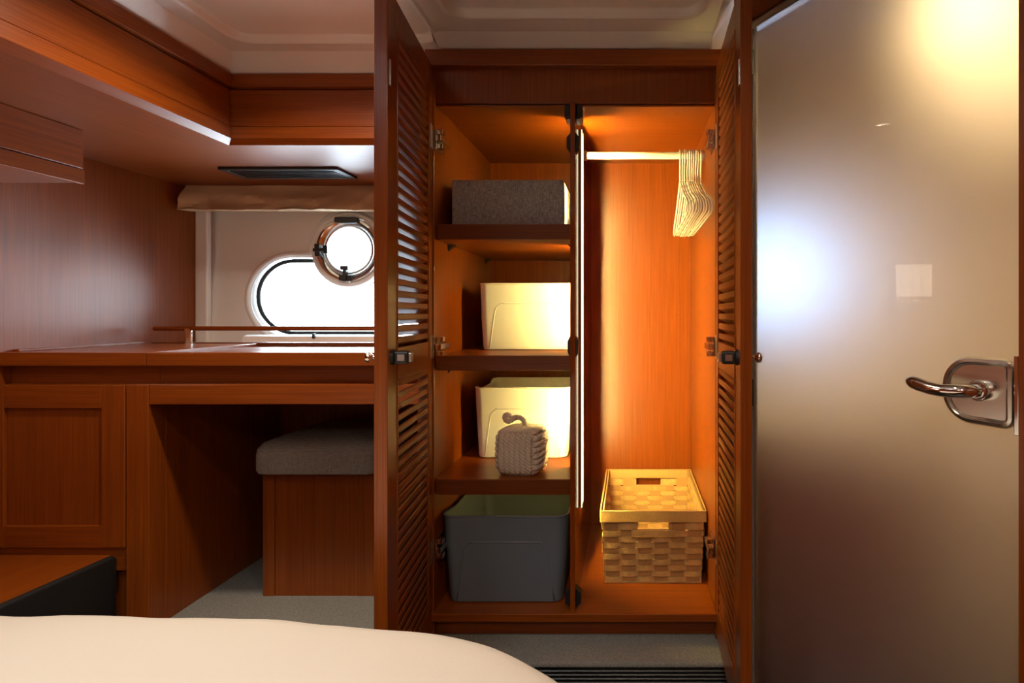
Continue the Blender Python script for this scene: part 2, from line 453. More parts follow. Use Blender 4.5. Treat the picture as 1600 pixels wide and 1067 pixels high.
# opening porthole
def circ(r, y, n=48): return [(PCX + r*math.cos(2*math.pi*k/n), y, PCZ + r*math.sin(2*math.pi*k/n)) for k in range(n)]
w2 = MB().add(circ(0.072, 1.782), [tuple(range(48))])
win2 = struct(build('window_2', w2, M['glass'], None), 'round chrome-rimmed opening porthole over the oval window', 'window')
build('porthole_surround', MB().loft([circ(0.100, 1.786), circ(0.1005, 1.771), circ(0.105, 1.767), circ(0.113, 1.768), circ(0.1175, 1.776), circ(0.1175, 1.815), circ(0.100, 1.815)]), M['gel'], win2, smooth='auto')
build('porthole_rim', MB().loft([circ(0.0995, 1.790), circ(0.0995, 1.768), circ(0.096, 1.763), circ(0.090, 1.762), circ(0.080, 1.768), circ(0.076, 1.775), circ(0.0755, 1.790)]), M['chrome'], win2, smooth='auto')
build('pane_ring', MB().loft([circ(0.077, 1.772), circ(0.0735, 1.768), circ(0.069, 1.772), circ(0.068, 1.786)]), M['steel'], win2, smooth='auto')
hb = MB().prism(rrect(0.068, 0.018, 0.006), 1, 1.750, 1.768); hb.v = [(x + PCX, y, z + PCZ + 0.088) for x, y, z in hb.v]
build('hinge', hb, M['black'], win2, smooth='auto')
for a in (268, 182):
    c, s_ = math.cos(R(a)), math.sin(R(a))
    kb = MB().box(-0.019, 0.019, 1.752, 1.768, -0.010, 0.006).box(-0.005, 0.005, 1.746, 1.764, -0.012, 0.028).box(-0.012, 0.012, 1.742, 1.758, 0.022, 0.034)
    kb.v = [(PCX + c*0.086 + (x*-s_ - z*c), y, PCZ + s_*0.086 + (x*c - z*s_)) for x, y, z in kb.v]
    build('latch', kb, M['black'], win2, bevel=0.002)
# low moulded sill behind the worktop rail
sl = MB().prism([(1.76, -0.13), (1.70, -0.13), (1.68, -0.125), (1.672, -0.085), (1.680, -0.066), (1.70, -0.062), (1.74, -0.064), (1.76, -0.07)], 0, -1.13, -0.42)
struct(build('trim_1', sl, M['gel'], None, smooth='auto'), 'white moulded sill under the oval window', 'sill')
bx('sill_catch', M['black'], bpy.data.objects['trim_1'], -0.925, -0.918, 1.672, 1.682, -0.072, -0.058)

# ---- right bulkhead, angled, carrying the frosted glass door
GH = Vector((0.230, 1.10)); GA = R(-59.0); GU = Vector((math.cos(GA), math.sin(GA))); GN = Vector((-GU.y, GU.x))
gz = EYE - 0.95
def gempty_build(name, mb, mat, **k):
    ob = build(name, mb, mat, None, local=True, **k)
    return ob
pane = MB().box(-0.03, 0.468, 0.0, 0.010, 0, 1.49)
door1 = build('door_1', pane, M['frost'], None, local=True, origin=(0, 0, 0))
door1.location = (GH.x, GH.y, gz); door1.rotation_euler = (0, 0, GA)
struct(door1, 'frosted glass door with chrome lever on the right', 'door')
def gp(name, mb, mat, par=None, **k): return build(name, mb, mat, par or door1, local=True, **k)
gp('edge_strip', MB().box(-0.034, 0.009, -0.004, 0.013, 0, 1.49), M['edge'], bevel=0.001)
gp('top_channel', MB().box(-0.03, 0.468, -0.006, 0.014, 1.488, 1.503), M['steel'], bevel=0.001)
for zc in (0.95 + 0.4735, 0.95 - 0.149):
    hg = gp('hinge', MB().box(-0.03, 0.014, -0.016, -0.004, zc-0.026, zc+0.026), M['black'], bevel=0.003)
    gp('hinge_pin', MB().tube([(0.008, -0.017, zc-0.022), (0.008, -0.017, zc+0.022)], 0.003, 8), M['chrome'], smooth='auto')
# escutcheon: D-shaped plate, rounded left, with raised rim
def dshape(x0, x1, z0, z1, r, rr, n=8):
    pts = []
    for cx_, cz_, a0, q in ((x1-rr, z1-rr, 0, rr), (x0+r, z1-r, 90, r), (x0+r, z0+r, 180, r), (x1-rr, z0+rr, 270, rr)):
        for k in range(n+1):
            a = R(a0 + 90*k/n); pts.append((cx_ + q*math.cos(a), cz_ + q*math.sin(a)))
    return pts
zc = 0.95 - 0.0985
def dl(d, y): return [(x, y, z) for x, z in dshape(0.378+d, 0.467-d, zc-0.043+d, zc+0.043-d, 0.038-d, max(0.014-d, 0.003))]
es_ = gp('escutcheon', MB().loft([dl(0, 0.0), dl(0, -0.006), dl(0.002, -0.010), dl(0.006, -0.011), dl(0.009, -0.009), dl(0.010, -0.006)], cap1=True), M['satin'], smooth='auto')
px, pz = 0.430, zc + 0.002
lv = MB().tube([(px, -0.004, pz), (px, -0.030, pz), (px-0.004, -0.040, pz), (px-0.014, -0.046, pz), (px-0.028, -0.047, pz-0.001), (px-0.045, -0.045, pz), (px-0.062, -0.043, pz+0.003), (px-0.073, -0.042, pz+0.005), (px-0.080, -0.042, pz+0.006)],
               [0.0095, 0.0085, 0.0085, 0.0085, 0.0082, 0.0085, 0.0092, 0.0085, 0.004], 14)
gp('lever', lv, M['chrome'], smooth='auto')
gp('rose', MB().lathe([(0.013, 0), (0.013, -0.014), (0.010, -0.018)], (px, -0.006, pz), 1, 20), M['chrome'], smooth='auto')
gp('lock_edge', MB().box(0.468, 0.4735, -0.012, 0.016, zc-0.048, zc+0.048), M['chrome'], bevel=0.001)
# bulkhead wood round the door: header, jamb and the wall on to the rear
def bulk(name, u0, u1, v0, v1, z0, z1, mat, label):
    vs = MB().box(u0, u1, v0, v1, z0, z1)
    vs.v = [(GH.x + GU.x*u + GN.x*v, GH.y + GU.y*u + GN.y*v, z) for u, v, z in vs.v]
    return struct(build(name, vs, mat, None), label, 'wall')
bulk('trim_2', -0.034, 0.56, -0.012, 0.05, 0.5545, 0.66, WX, 'cherry wood header over the frosted glass door')
bulk('trim_3', 0.4745, 0.56, -0.014, 0.05, -1.05, 0.5545, WZ, 'cherry wood door jamb at the right edge')
e = GH + GU*0.545
struct(bx('wall_right', WZ, None, e.x + 0.03, e.x + 0.06, -1.4, e.y, -1.05, 0.62, 0), 'cherry wood wall on the right behind the door jamb', 'wall')
# washroom beyond the glass
struct(build('wall_washroom', MB().box(1.35, 1.38, -0.1, 1.86, -1.05, 0.66).box(0.60, 1.38, -0.13, -0.1, -1.05, 0.62).box(0.62, 1.38, -0.1, 1.86, 0.60, 0.66), M['bathwall'], None), 'pale washroom walls beyond the frosted glass', 'wall')

w3 = MB().add([(x, wy(z)+0.012, z) for x, z in HW], [tuple(range(40))])
win3 = struct(build('window_3', w3, M['privacy'], None), 'round washroom porthole glowing blurred through the frosted door', 'window')
build('porthole_rim', MB().tube([(x, wy(z), z) for x, z in HW], 0.012, 8, closed=True), M['steel'], win3, smooth=True)
vn = empty('washroom_cabinet', (0.55, 1.5, -1.05)); tag(vn, 'dark wooden washroom cabinet seen blurred through the lower glass door', 'cabinet')
bx('body', WZ, vn, 0.26, 0.80, 1.42, 1.70, -1.05, -0.30)
bx('top', M['gel'], vn, 0.255, 0.81, 1.405, 1.70, -0.2995, -0.275)
bx('door', WZ, vn, 0.27, 0.525, 1.402, 1.4195, -1.0, -0.31)
bx('door', WZ, vn, 0.535, 0.79, 1.402, 1.4195, -1.0, -0.31)

# ================================================================== LIGHT FITTINGS
for i, (x, y, p) in enumerate(SPOTS):
    names = ['over the bed foot left', 'over the bed foot right', 'over the pillows left', 'over the pillows right']
    zz = ceil_z(x, y)
    t = empty('ceiling_spotlight', (x, y, zz - 0.012))
    tag(t, 'round chrome ceiling spotlight ' + names[i], 'spotlight', 'ceiling spotlights')
    ring = [[(x + r*math.cos(2*math.pi*k/24), y + r*math.sin(2*math.pi*k/24), zz + h) for k in range(24)] for r, h in ((0.044, 0), (0.044, -0.006), (0.036, -0.010), (0.032, -0.004), (0.032, 0))]
    build('rim', MB().loft(ring), M['chrome'], t, smooth='auto')
    build('lens', MB().add([(x + 0.031*math.cos(2*math.pi*k/24), y + 0.031*math.sin(2*math.pi*k/24), zz - 0.003) for k in range(24)], [tuple(range(24))]), M['lens'], t)
    ld = bpy.data.lights.new('spot_light', 'AREA'); ld.shape = 'DISK'; ld.size = SPOT_SIZE; ld.energy = p; ld.color = SPOT_COL; ld.spread = R(150)
    lo = bpy.data.objects.new('spot_light', ld); COL.objects.link(lo); lo.parent = t; lo.location = (0, 0, 0.0)
ld = bpy.data.lights.new('washroom_light', 'AREA'); ld.shape = 'DISK'; ld.size = 0.10; ld.energy = BATH_POWER; ld.color = (1.0, 0.70, 0.33)
lo = bpy.data.objects.new('washroom_light', ld); COL.objects.link(lo); lo.location = (0.66, 1.08, EYE + 0.583)
wt = empty('washroom_lamp', (0.66, 1.08, 0.586)); tag(wt, 'round warm ceiling lamp in the washroom, a glow through the glass', 'lamp')
build('lens', MB().lathe([(0.055, 0), (0.055, -0.004), (0.045, -0.010)], (0.66, 1.08, 0.6), 2, 24), M['lens2'], wt)
build('rim', MB().loft([[(0.66 + r*math.cos(2*math.pi*k/24), 1.08 + r*math.sin(2*math.pi*k/24), 0.6 + h) for k in range(24)] for r, h in ((0.070, 0), (0.070, -0.008), (0.057, -0.010), (0.057, 0))]), M['chrome'], wt, smooth='auto')
# daylight portals in the window openings (guide the sky light only)
for (x, z, w, h) in ((-0.84, OVZ, 0.66, 0.22), (PCX, PCZ, 0.14, 0.14), (WPX, WPZ, 0.21, 0.21)):
    pd = bpy.data.lights.new('daylight_portal', 'AREA'); pd.shape = 'RECTANGLE'; pd.size = w; pd.size_y = h
    try: pd.cycles.is_portal = True
    except Exception: pass
    po = bpy.data.objects.new('daylight_portal', pd); COL.objects.link(po); po.location = (x, 1.84, EYE + z); po.rotation_euler = (R(-90), 0, 0)
pd = bpy.data.lights.new('daylight_portal', 'AREA'); pd.shape = 'RECTANGLE'; pd.size = HT[1]-HT[0]; pd.size_y = HT[3]-HT[2]; pd.cycles.is_portal = True
po = bpy.data.objects.new('daylight_portal', pd); COL.objects.link(po); po.location = ((HT[0]+HT[1])/2, (HT[2]+HT[3])/2, EYE + 0.66)
# bedside wall lamp on the left wall (seen mirrored in the glass door)
LPY, LPX = 0.875, -1.268
t = empty('wall_lamp', (LPX, LPY, 0.04)); tag(t, 'small wall lamp with square cream shade over the bed, mirrored in the glass door', 'lamp')
sh = MB().loft([[(LPX + d, LPY + w, z) for w, d in rrect(0.140, 0.095, 0.010)] for z in (0.070, 0.195)])
build('shade', sh, M['shade'], t, smooth='auto')
build('bracket', MB().tube([(XL+0.004, LPY, 0.04), (LPX-0.015, LPY, 0.04), (LPX, LPY, 0.055), (LPX, LPY, 0.11)], 0.006, 10), M['chrome'], t, smooth='auto')
build('back_plate', MB().lathe([(0.026, 0), (0.026, 0.006), (0.020, 0.009)], (XL, LPY, 0.04), 0, 24), M['chrome'], t, smooth='auto')

# ================================================================== WARDROBE
FY = 1.18; BY = 1.66; LX, RX = -0.4025, 0.1744; DX0, DX1 = -0.1232, -0.1127
wd = empty('wardrobe', ((LX+RX)/2, (FY+BY)/2, -0.667))
tag(wd, 'open cherry wood wardrobe with louvred doors and lit shelves', 'wardrobe')
bx('side_panel', WZ, wd, LX-0.0165, LX, FY, BY, -0.667, 0.505)
bx('side_panel', WZ, wd, RX, RX+0.018, FY, BY, -0.667, 0.505)
bx('face_stile', WZ, wd, RX+0.0185, RX+0.058, FY-0.004, FY+0.02, -0.667, 0.535)
bx('back_panel', WZ, wd, LX-0.0165, RX+0.018, BY, BY+0.012, -0.667, 0.505, 0)
bx('top_panel', WX, wd, LX, RX, FY+0.025, BY, 0.433, 0.450, 0)
bx('top_front_strip', WX, wd, LX, RX, 1.193, 1.245, 0.4285, 0.4325, 0.0008)
bx('header', WZ, wd, LX-0.0165, RX+0.018, 1.190, 1.205, 0.434, 0.507)
bx('cornice', WX, wd, LX-0.0165, RX+0.018, 1.172, 1.200, 0.505, 0.539, 0.002)
bx('bottom_panel', WX, wd, LX-0.004, RX+0.004, 1.170, BY, -0.627, -0.610)
bx('plinth', WX, wd, LX-0.0165, RX+0.018, 1.200, 1.214, -0.667, -0.627)
bx('divider', WGLOSS, wd, DX0, DX1, FY-0.002, BY, -0.610, 0.433, 0.0008)
SHELF = [(0.152, 0.184), (-0.117, -0.086), (-0.372, -0.340)]
for z0, z1 in SHELF:
    sf = MB().prism([(DX0-0.0003, BY-0.002), (LX+0.0003, BY-0.002), (LX+0.0003, 1.192), (LX+0.003, 1.186), (LX+0.009, 1.183), (DX0-0.0003, 1.183)], 2, z0, z1)
    so = build('shelf', sf, WX, wd, bevel=0.0012)
    bx('lipping', WDARK, so, LX+0.008, DX0-0.0005, 1.1815, 1.1831, z0+0.0006, z1-0.0006, 0)
    for xx, sgn in ((LX, 1), (DX0, -1)):
        for yy in (1.275, 1.60):
            br = MB().add([(xx, yy-0.009, z0), (xx, yy+0.009, z0), (xx+sgn*0.015, yy+0.009, z0), (xx+sgn*0.015, yy-0.009, z0), (xx, yy-0.004, z0-0.014), (xx, yy+0.004, z0-0.014)],
                          [(0,3,2,1), (0,1,5,4), (2,3,4,5), (0,4,3), (1,2,5)])
            build('shelf_clip', br, M['black'], wd)
# LED lines on both faces of the divider, each with a shallow cover strip behind
LY = 1.281
def led_line(x, sg, z0, z1, mat):
    """slim strip shining towards the back of the wardrobe, hidden from the front by its holder"""
    X = lambda a, b: sorted((x + sg*a, x + sg*b))
    bx('led_holder', WDARKZ, wd, *X(0, 0.0058), 1.2785, 1.2813, z0-0.001, z1+0.001, 0)
    bx('led_lens', M['ledlens'], wd, *X(0.0036, 0.0058), 1.2772, 1.2784, z0, z1, 0, label='bright front edge of the LED line')
    bx('led_holder', WDARKZ, wd, *X(0, 0.0030), 1.2813, 1.2828, z0, z1, 0)
    bx('led_strip', mat, wd, *X(0.0030, 0.0046), 1.2815, 1.2825, z0, z1, 0, label='glowing vertical LED line')
    bx('led_cover', WDARKZ, wd, *X(0, 0.0058), 1.302, 1.305, z0, z1, 0)
led_line(DX1, 1, -0.43, 0.408, M['led'])
for z0, z1 in ((0.190, 0.418), (-0.082, 0.148), (-0.334, -0.121), (-0.440, -0.376)): led_line(DX0, -1, z0, z1, M['led2'])
# clothes rail
RY, RZ = 1.36, 0.373
build('clothes_rail', MB().tube([(DX1+0.001, RY, RZ), (RX-0.001, RY, RZ)], 0.0085, 16), M['rod'], wd, smooth='auto', label='white clothes rail')
for x0, sg in ((DX1, 1), (RX, -1)):
    build('rail_socket', MB().lathe([(0.0125, 0), (0.0125, sg*0.008), (0.0105, sg*0.011)], (x0, RY, RZ), 0, 20), M['steel'], wd, smooth='auto')
# black catches on the divider
for zc_, h_, w_ in ((0.418, 0.030, 0.013),):
    for xx, sg in ((DX0, -1), (DX1, 1)):
        x0, x1 = sorted((xx, xx+sg*w_))
        bx('door_catch', M['black'], wd, x0, x1, 1.186, 1.225, zc_-h_/2, zc_+h_/2, 0.003)
        x0, x1 = sorted((xx+sg*0.001, xx+sg*0.008)); bx('catch_tongue', M['steel'], wd, x0, x1, 1.192, 1.215, zc_-h_/2-0.006, zc_-h_/2, 0.0005)
for zc_, h_, w_ in ((0.352, 0.042, 0.008), (-0.068, 0.046, 0.006), (-0.585, 0.040, 0.011)):
    for xx, sg in ((DX0, -1), (DX1, 1)):
        pl = MB().prism([(xx, zc_-h_/2), (xx+sg*w_, zc_-h_/4), (xx+sg*w_, zc_+h_/4), (xx, zc_+h_/2)], 1, 1.184, 1.206)
        build('strike_plate', pl, M['black'], wd, bevel=0.0008)

def louvre_door(side, hinge, ang, W, T):
    """leaf in its own frame: x along the width from the hinge, y=0 the inner face, z from 0 at the bottom"""
    zb, zt = -0.655, 0.507; H = zt - zb
    o = lambda z: z - zb
    sg = -1 if side == 'L' else 1            # outward direction of the thickness
    y0, y1 = sorted((0, sg*T))
    hs, fs_ = 0.034, 0.050
    fr = MB()
    def fb(a, b, c, d): fr.box(a, b, y0, y1, c, d)
    rails = [(o(0.460), H), (o(-0.107), o(-0.056)), (0, o(-0.592))]
    fb(0, hs, 0, H); fb(W-fs_, W, 0, H)
    for a, b in rails: fb(hs, W-fs_, a, b)
    d = build('door', fr, WZ, wd, local=True, origin=(0, 0, 0), bevel=0.0012)
    P = WORLD_O[wd]
    d.location = (hinge[0]-P.x, hinge[1]-P.y, zb + EYE - P.z); d.rotation_euler = (0, 0, ang)
    d['label'] = 'louvred cherry door standing open on the ' + ('left' if side == 'L' else 'right')
    pc = lambda name, mb, mat, **k: build(name, mb, mat, d, local=True, **k)
    # bead round the louvre openings
    for x in (hs, W-fs_):
        pc('bead', MB().box(x-0.0016, x+0.0016, *sorted((sg*-0.0016, sg*0.004)), o(-0.592), o(0.460)), WZ, bevel=0.0008)
    pitch = 0.0192
    pr = [(0.0006, 0.0045), (0.0006, -0.0036), (0.0022, -0.0052), (T-0.002, -0.0130), (T-0.001, -0.0115), (T-0.001, -0.0050), (0.0022, 0.0062)]
    base = None
    for za, zb_ in ((-0.056, 0.460), (-0.592, -0.107)):
        n = int(round((zb_-za)/pitch))
        for k in range(n):
            z = za + (k+0.62)*(zb_-za)/n
            if base is None:
                pts = [(sg*a, b) for a, b in pr]
                s = pc('slat', MB().prism(pts, 0, hs-0.001, W-fs_+0.001), WSOFX, origin=((W+hs-fs_)/2, 0, 0), bevel=0.0005)
                base = s.data
                s.location.z = o(z)
            else:
                s = bpy.data.objects.new('slat', base); COL.objects.link(s); s.parent = d; s.location = ((W+hs-fs_)/2, 0, o(z))
    # push-button latch inside, knob outside, strike on the stile
    zk = o(-0.069); xk = W-0.024
    pc('latch_collar', MB().lathe([(0.0125, 0), (0.0125, -sg*0.004), (0.010, -sg*0.006)], (xk, 0, zk), 1, 20), M['black'], smooth='auto')
    lb = pc('latch', MB().box(xk-0.0095, xk+0.0095, *sorted((-sg*0.004, -sg*0.026)), zk-0.010, zk+0.010), M['black'], bevel=0.003)
    pc('latch_bolt', MB().box(xk-0.006, xk+0.006, *sorted((-sg*0.026, -sg*0.031)), zk-0.007, zk+0.007), M['steel'], bevel=0.001)
    pc('latch_badge', MB().box(xk+0.0094, xk+0.0102, *sorted((-sg*0.010, -sg*0.021)), zk-0.005, zk+0.005), M['steel'], bevel=0.0003)
    yo = sg*T
    pc('knob', MB().lathe([(0.0075, 0), (0.0065, sg*0.002), (0.0038, sg*0.004), (0.0036, sg*0.008), (0.0080, sg*0.013), (0.0085, sg*0.016), (0.0070, sg*0.019), (0.002, sg*0.020)], (xk, yo, zk), 1, 20), M['chrome'], smooth='auto')
    pc('strike', MB().box(W-0.016, W-0.009, *sorted((sg*0.0005, -sg*0.0016)), o(0.355), o(0.395)), M['steel'], bevel=0.0004)
    for zh in (0.360, -0.068, -0.485):
        pc('hinge_cup', MB().box(0.003, 0.020, *sorted((0, -sg*0.002)), o(zh)-0.024, o(zh)+0.024), M['steel'], bevel=0.0008)
    return d
doorL = louvre_door('L', (LX-0.0025, 1.1785), R(-90+6.2), 0.295, 0.0205)
doorR = louvre_door('R', (RX+0.001, 1.1785), R(-90-1.3), 0.295, 0.0180)
for zh in (0.360, -0.068, -0.485):
    for xx, sg in ((LX, 1), (RX, -1)):
        a = MB().box(*sorted((xx, xx+sg*0.003)), 1.188, 1.235, zh-0.020, zh+0.020)
        a.box(*sorted((xx+sg*0.003, xx+sg*0.015)), 1.178, 1.240, zh-0.006, zh+0.006)
        a.box(*sorted((xx+sg*0.004, xx+sg*0.016)), 1.186, 1.202, zh+0.010, zh+0.020)
        a.box(*sorted((xx+sg*0.004, xx+sg*0.016)), 1.186, 1.202, zh-0.020, zh-0.010)
        build('hinge', a, M['chrome'], wd, bevel=0.001)

# ================================================================== OVERHEAD CABINETS (L over desk and bed)
CX, CY = -0.883, 1.274
ov = empty('overhead_cabinet', (-0.87, 1.50, 0.378)); tag(ov, 'cherry wood overhead cabinet across the window above the desk', 'cabinet')
X1 = LX - 0.0175
bx('cornice', WX, ov, CX-0.015, X1, CY-0.006, CY+0.02, 0.4995, 0.528, 0.0012)
bx('fascia_panel', WX, ov, CX-0.015, X1, CY+0.004, CY+0.02, 0.4155, 0.4965, 0.0012)
bx('fascia_backing', WX, ov, CX-0.015, X1, CY+0.012, CY+0.02, 0.40, 0.50, 0)
bx('lower_rail', WX, ov, CX-0.015, X1, CY+0.002, CY+0.02, 0.388, 0.4145, 0.0012)
build('edge_bevel', MB().add([(CX-0.001, CY+0.001, 0.388), (CX-0.016, CY+0.016, 0.377), (CX-0.018, CY+0.018, 0.388), (X1, CY+0.001, 0.388), (X1, CY+0.016, 0.377), (X1, CY+0.018, 0.388)], [(0,1,2),(3,5,4),(0,3,4,1),(1,4,5,2),(2,5,3,0)]), WX, ov)
build('soffit', MB().box(XL, X1, CY+0.0165, 1.745, 0.379, 0.388), WSOFX, ov)
ol = empty('overhead_cabinet', (-1.10, 0.4, 0.378)); tag(ol, 'cherry wood overhead cabinet running along the left side over the bed', 'cabinet')
bx('cornice', WY, ol, CX-0.02, CX+0.006, -1.39, CY+0.0015, 0.4995, 0.528, 0.0012)
bx('fascia_panel', WY, ol, CX-0.02, CX-0.004, -1.39, CY+0.0015, 0.4155, 0.4965, 0.0012)
bx('fascia_backing', WY, ol, CX-0.02, CX-0.012, -1.39, CY, 0.40, 0.50, 0)
bx('lower_rail', WY, ol, CX-0.02, CX-0.002, -1.39, CY+0.0015, 0.388, 0.4145, 0.0012)
build('edge_bevel', MB().add([(CX-0.001, CY+0.001, 0.388), (CX-0.016, CY+0.016, 0.377), (CX-0.018, CY+0.018, 0.388), (CX-0.001, -1.39, 0.388), (CX-0.016, -1.39, 0.377), (CX-0.018, -1.39, 0.388)], [(0,2,1),(3,4,5),(0,1,4,3),(1,2,5,4),(2,0,3,5)]), WY, ol)
build('soffit', MB().box(XL, CX-0.0165, -1.4, CY+0.0165, 0.379, 0.388), WSOFY, ol)
# small cabinet under the soffit on the left wall
sc = empty('wall_cabinet', (-1.23, 0.7, 0.268)); tag(sc, 'dark wooden cabinet box on the left wall under the overhead cabinet', 'cabinet')
bx('body', WY, sc, XL, -1.136, 0.20, 1.19, 0.270, 0.378)
bx('front_panel', WY, sc, -1.136, -1.130, 0.20, 1.19, 0.299, 0.378)
bx('lower_rail', WY, sc, -1.136, -1.128, 0.20, 1.19, 0.267, 0.2965)
# air vent
vt = empty('air_vent', (-0.911, 1.54, 0.372)); tag(vt, 'black slotted air vent set in the soffit above the window', 'vent')
vf = MB()
for a in ((-1.066,-0.756,1.488,1.500),(-1.066,-0.756,1.583,1.595),(-1.066,-1.048,1.500,1.583),(-0.774,-0.756,1.500,1.583)): vf.box(*a, 0.372, 0.379)
build('frame', vf, M['black'], vt, bevel=0.001)
bx('backing', M['floor'], vt, -1.048, -0.774, 1.500, 1.583, 0.3775, 0.3789, 0)
for k in range(5):
    y = 1.509 + k*0.0163
    build('slat', MB().prism([(y, 0.3725), (y+0.004, 0.3715), (y+0.009, 0.3765), (y+0.006, 0.3775)], 0, -1.048, -0.774), M['black'], vt)
# fabric blind drawn up under the soffit
bl = MB(); NX, top = 90, []
def blind_pt(u, t, inner):
    x = -1.309 + u*(-0.425 + 1.309)
    nz1 = mnoise.noise(Vector((x*7, t*2.0, 1.3)))*0.018 + mnoise.noise(Vector((x*19 + t*2, t*3.0, 5.1)))*0.012 + mnoise.noise(Vector((x*45 + t*6, t*4.0, 2.1)))*0.004
    if not inner:
        y = 1.700 - 0.045*t + nz1*(0.3+t)*1.2; z = 0.378 - 0.078*t + mnoise.noise(Vector((x*9, 0, 8)))*0.004*t
    else:
        y = 1.735 - 0.020*t; z = 0.378 - 0.074*t
    return (x, y, z)
rings = []
for i in range(NX+1):
    u = i/NX
    rings.append([blind_pt(u, t, False) for t in (0, .15, .3, .45, .6, .75, .88, .97, 1.0)] + [blind_pt(u, t, True) for t in (1.0, .7, .4, 0)])
bl.loft(rings, True, True, True)
tag(build('window_blind', bl, M['blind'], None, smooth='auto'), 'beige fabric blind gathered up under the soffit over the window', 'blind')

# ================================================================== DESK, WORKTOPS, BASE CABINET
DY = 1.205
wl = empty('worktop', (-1.19, 1.4, -0.1094)); tag(wl, 'cherry wood worktop section left of the desk seam', 'worktop')
bx('slab', WX, wl, XL, -1.0144, DY, 1.60, -0.1094, -0.0812, 0.0012)
bx('wall_fiddle', WY, wl, XL, XL+0.014, DY+0.03, 1.555, -0.0812, -0.0765, 0.001)
wr = empty('worktop', (-0.72, 1.4, -0.1094)); tag(wr, 'glossy cherry wood desk top with raised edges, right of the seam', 'worktop')
bx('slab', WX, wr, -1.0128, X1, DY+0.014, 1.60, -0.1094, -0.0893, 0.001)
bx('front_edge', WX, wr, -1.0128, X1, DY, DY+0.016, -0.1094, -0.0812, 0.0012)
bk = empty('back_fiddle', (-0.87, 1.57, -0.0893)); tag(bk, 'raised cherry wood lip along the back of the worktop', 'moulding')
build('lip', MB().prism([(1.566, -0.0890), (1.566, -0.0800), (1.569, -0.0785), (1.585, -0.0785), (1.588, -0.0890)], 0, -1.300, X1), WDARK, bk)
lg = bx('rear_ledge', M['gel'], None, XL, X1, 1.601, 1.77, -0.125, -0.108, 0.002); struct(lg, 'white ledge between worktop lip and hull side', 'ledge')
# handrail
hr = empty('grab_rail', (-0.86, 1.555, -0.078)); tag(hr, 'round cherry wood rail on steel posts along the back of the desk', 'rail')
RZ2 = -0.040
build('bar', MB().tube([(-1.287, 1.555, RZ2), (-1.2855, 1.555, RZ2), (-1.283, 1.555, RZ2), (-0.430, 1.555, RZ2)], [0.003, 0.005, 0.0062, 0.0062], 14), WX, hr, smooth='auto')
for x in (-1.193, -0.50):
    build('post', MB().tube([(x, 1.555, -0.0812 if x < -1.0 else -0.0893), (x, 1.555, RZ2)], 0.0092, 16), M['chrome'], hr, smooth='auto')
# desk frame with kneehole
dk = empty('writing_desk', (-0.72, 1.45, -0.667)); tag(dk, 'cherry wood desk frame with open dark kneehole', 'desk')
bx('shadow_rail', WX, dk, -1.007, X1, DY+0.030, DY+0.045, -0.150, -0.1094, 0)
bx('apron', WX, dk, -1.007, X1, DY, DY+0.022, -0.190, -0.1486)
bx('corner_post', WZ, dk, -1.055, -1.008, DY, DY+0.045, -0.667, -0.1486)
bx('side_panel', WZ, dk, -1.040, -1.008, DY+0.0452, 1.66, -0.667, -0.150)
bx('back_panel', WZ, dk, -1.030, X1, 1.661, 1.68, -0.667, -0.11, 0)
# base cabinet
bc = empty('base_cabinet', (-1.19, 1.4, -0.667)); tag(bc, 'cherry wood base cabinet with framed panel door under the worktop', 'cabinet')
bx('body', WZ, bc, XL, -1.0562, DY+0.020, 1.60, -0.667, -0.1495, 0)
bx('shadow_rail', WX, bc, XL, -1.0562, DY+0.030, DY+0.045, -0.1495, -0.1095, 0)
bx('shadow_rail', WX, bc, -1.0562, -1.0075, DY+0.030, DY+0.045, -0.1480, -0.1095, 0)
df = MB()
df.box(XL+0.001, -1.0578, DY+0.0075, DY+0.019, -0.490, -0.1495)
dr = build('door', df, WZ, bc, bevel=0.0005)
for a_, b_ in ((XL+0.001, -1.312), (-1.107, -1.0578)): bx('stile', WZ, dr, a_, b_, DY, DY+0.0078, -0.490, -0.1495, 0.001)
for n_, z0, z1 in (('top_rail', -0.198, -0.1495), ('bottom_rail', -0.490, -0.4445)): bx(n_, WX, dr, -1.3118, -1.1072, DY, DY+0.0078, z0, z1, 0.001)
bx('toe_rail', WX, bc, XL, -1.0578, DY+0.006, DY+0.02, -0.540, -0.492, 0.001)
# low platform with black padded side
lp = empty('low_platform', (-1.2, 1.0, -1.05)); tag(lp, 'low cherry topped platform with black padded side at the lower left', 'platform')
bx('top_board', WY, lp, XL, -1.090, 0.80, DY+0.004, -0.530, -0.506, 0.001)
pd_ = rrect(0.016, 0.150, 0.007)
rings = []
for y, xo in ((0.80, -0.022), (DY-0.014, 0.0), (DY-0.004, -0.0015), (DY+0.003, -0.006)):
    k = 1.0 if y < DY-0.01 else (0.97 if y < DY else 0.90)
    rings.append([(-1.080 + xo + a, y, -0.578 + b*k) for a, b in pd_])
build('padded_side', MB().loft(rings, True, True, True), M['dark'], lp, smooth='auto')
bx('base', WY, lp, XL, -1.115, 0.81, DY-0.01, -1.05, -0.531, 0)

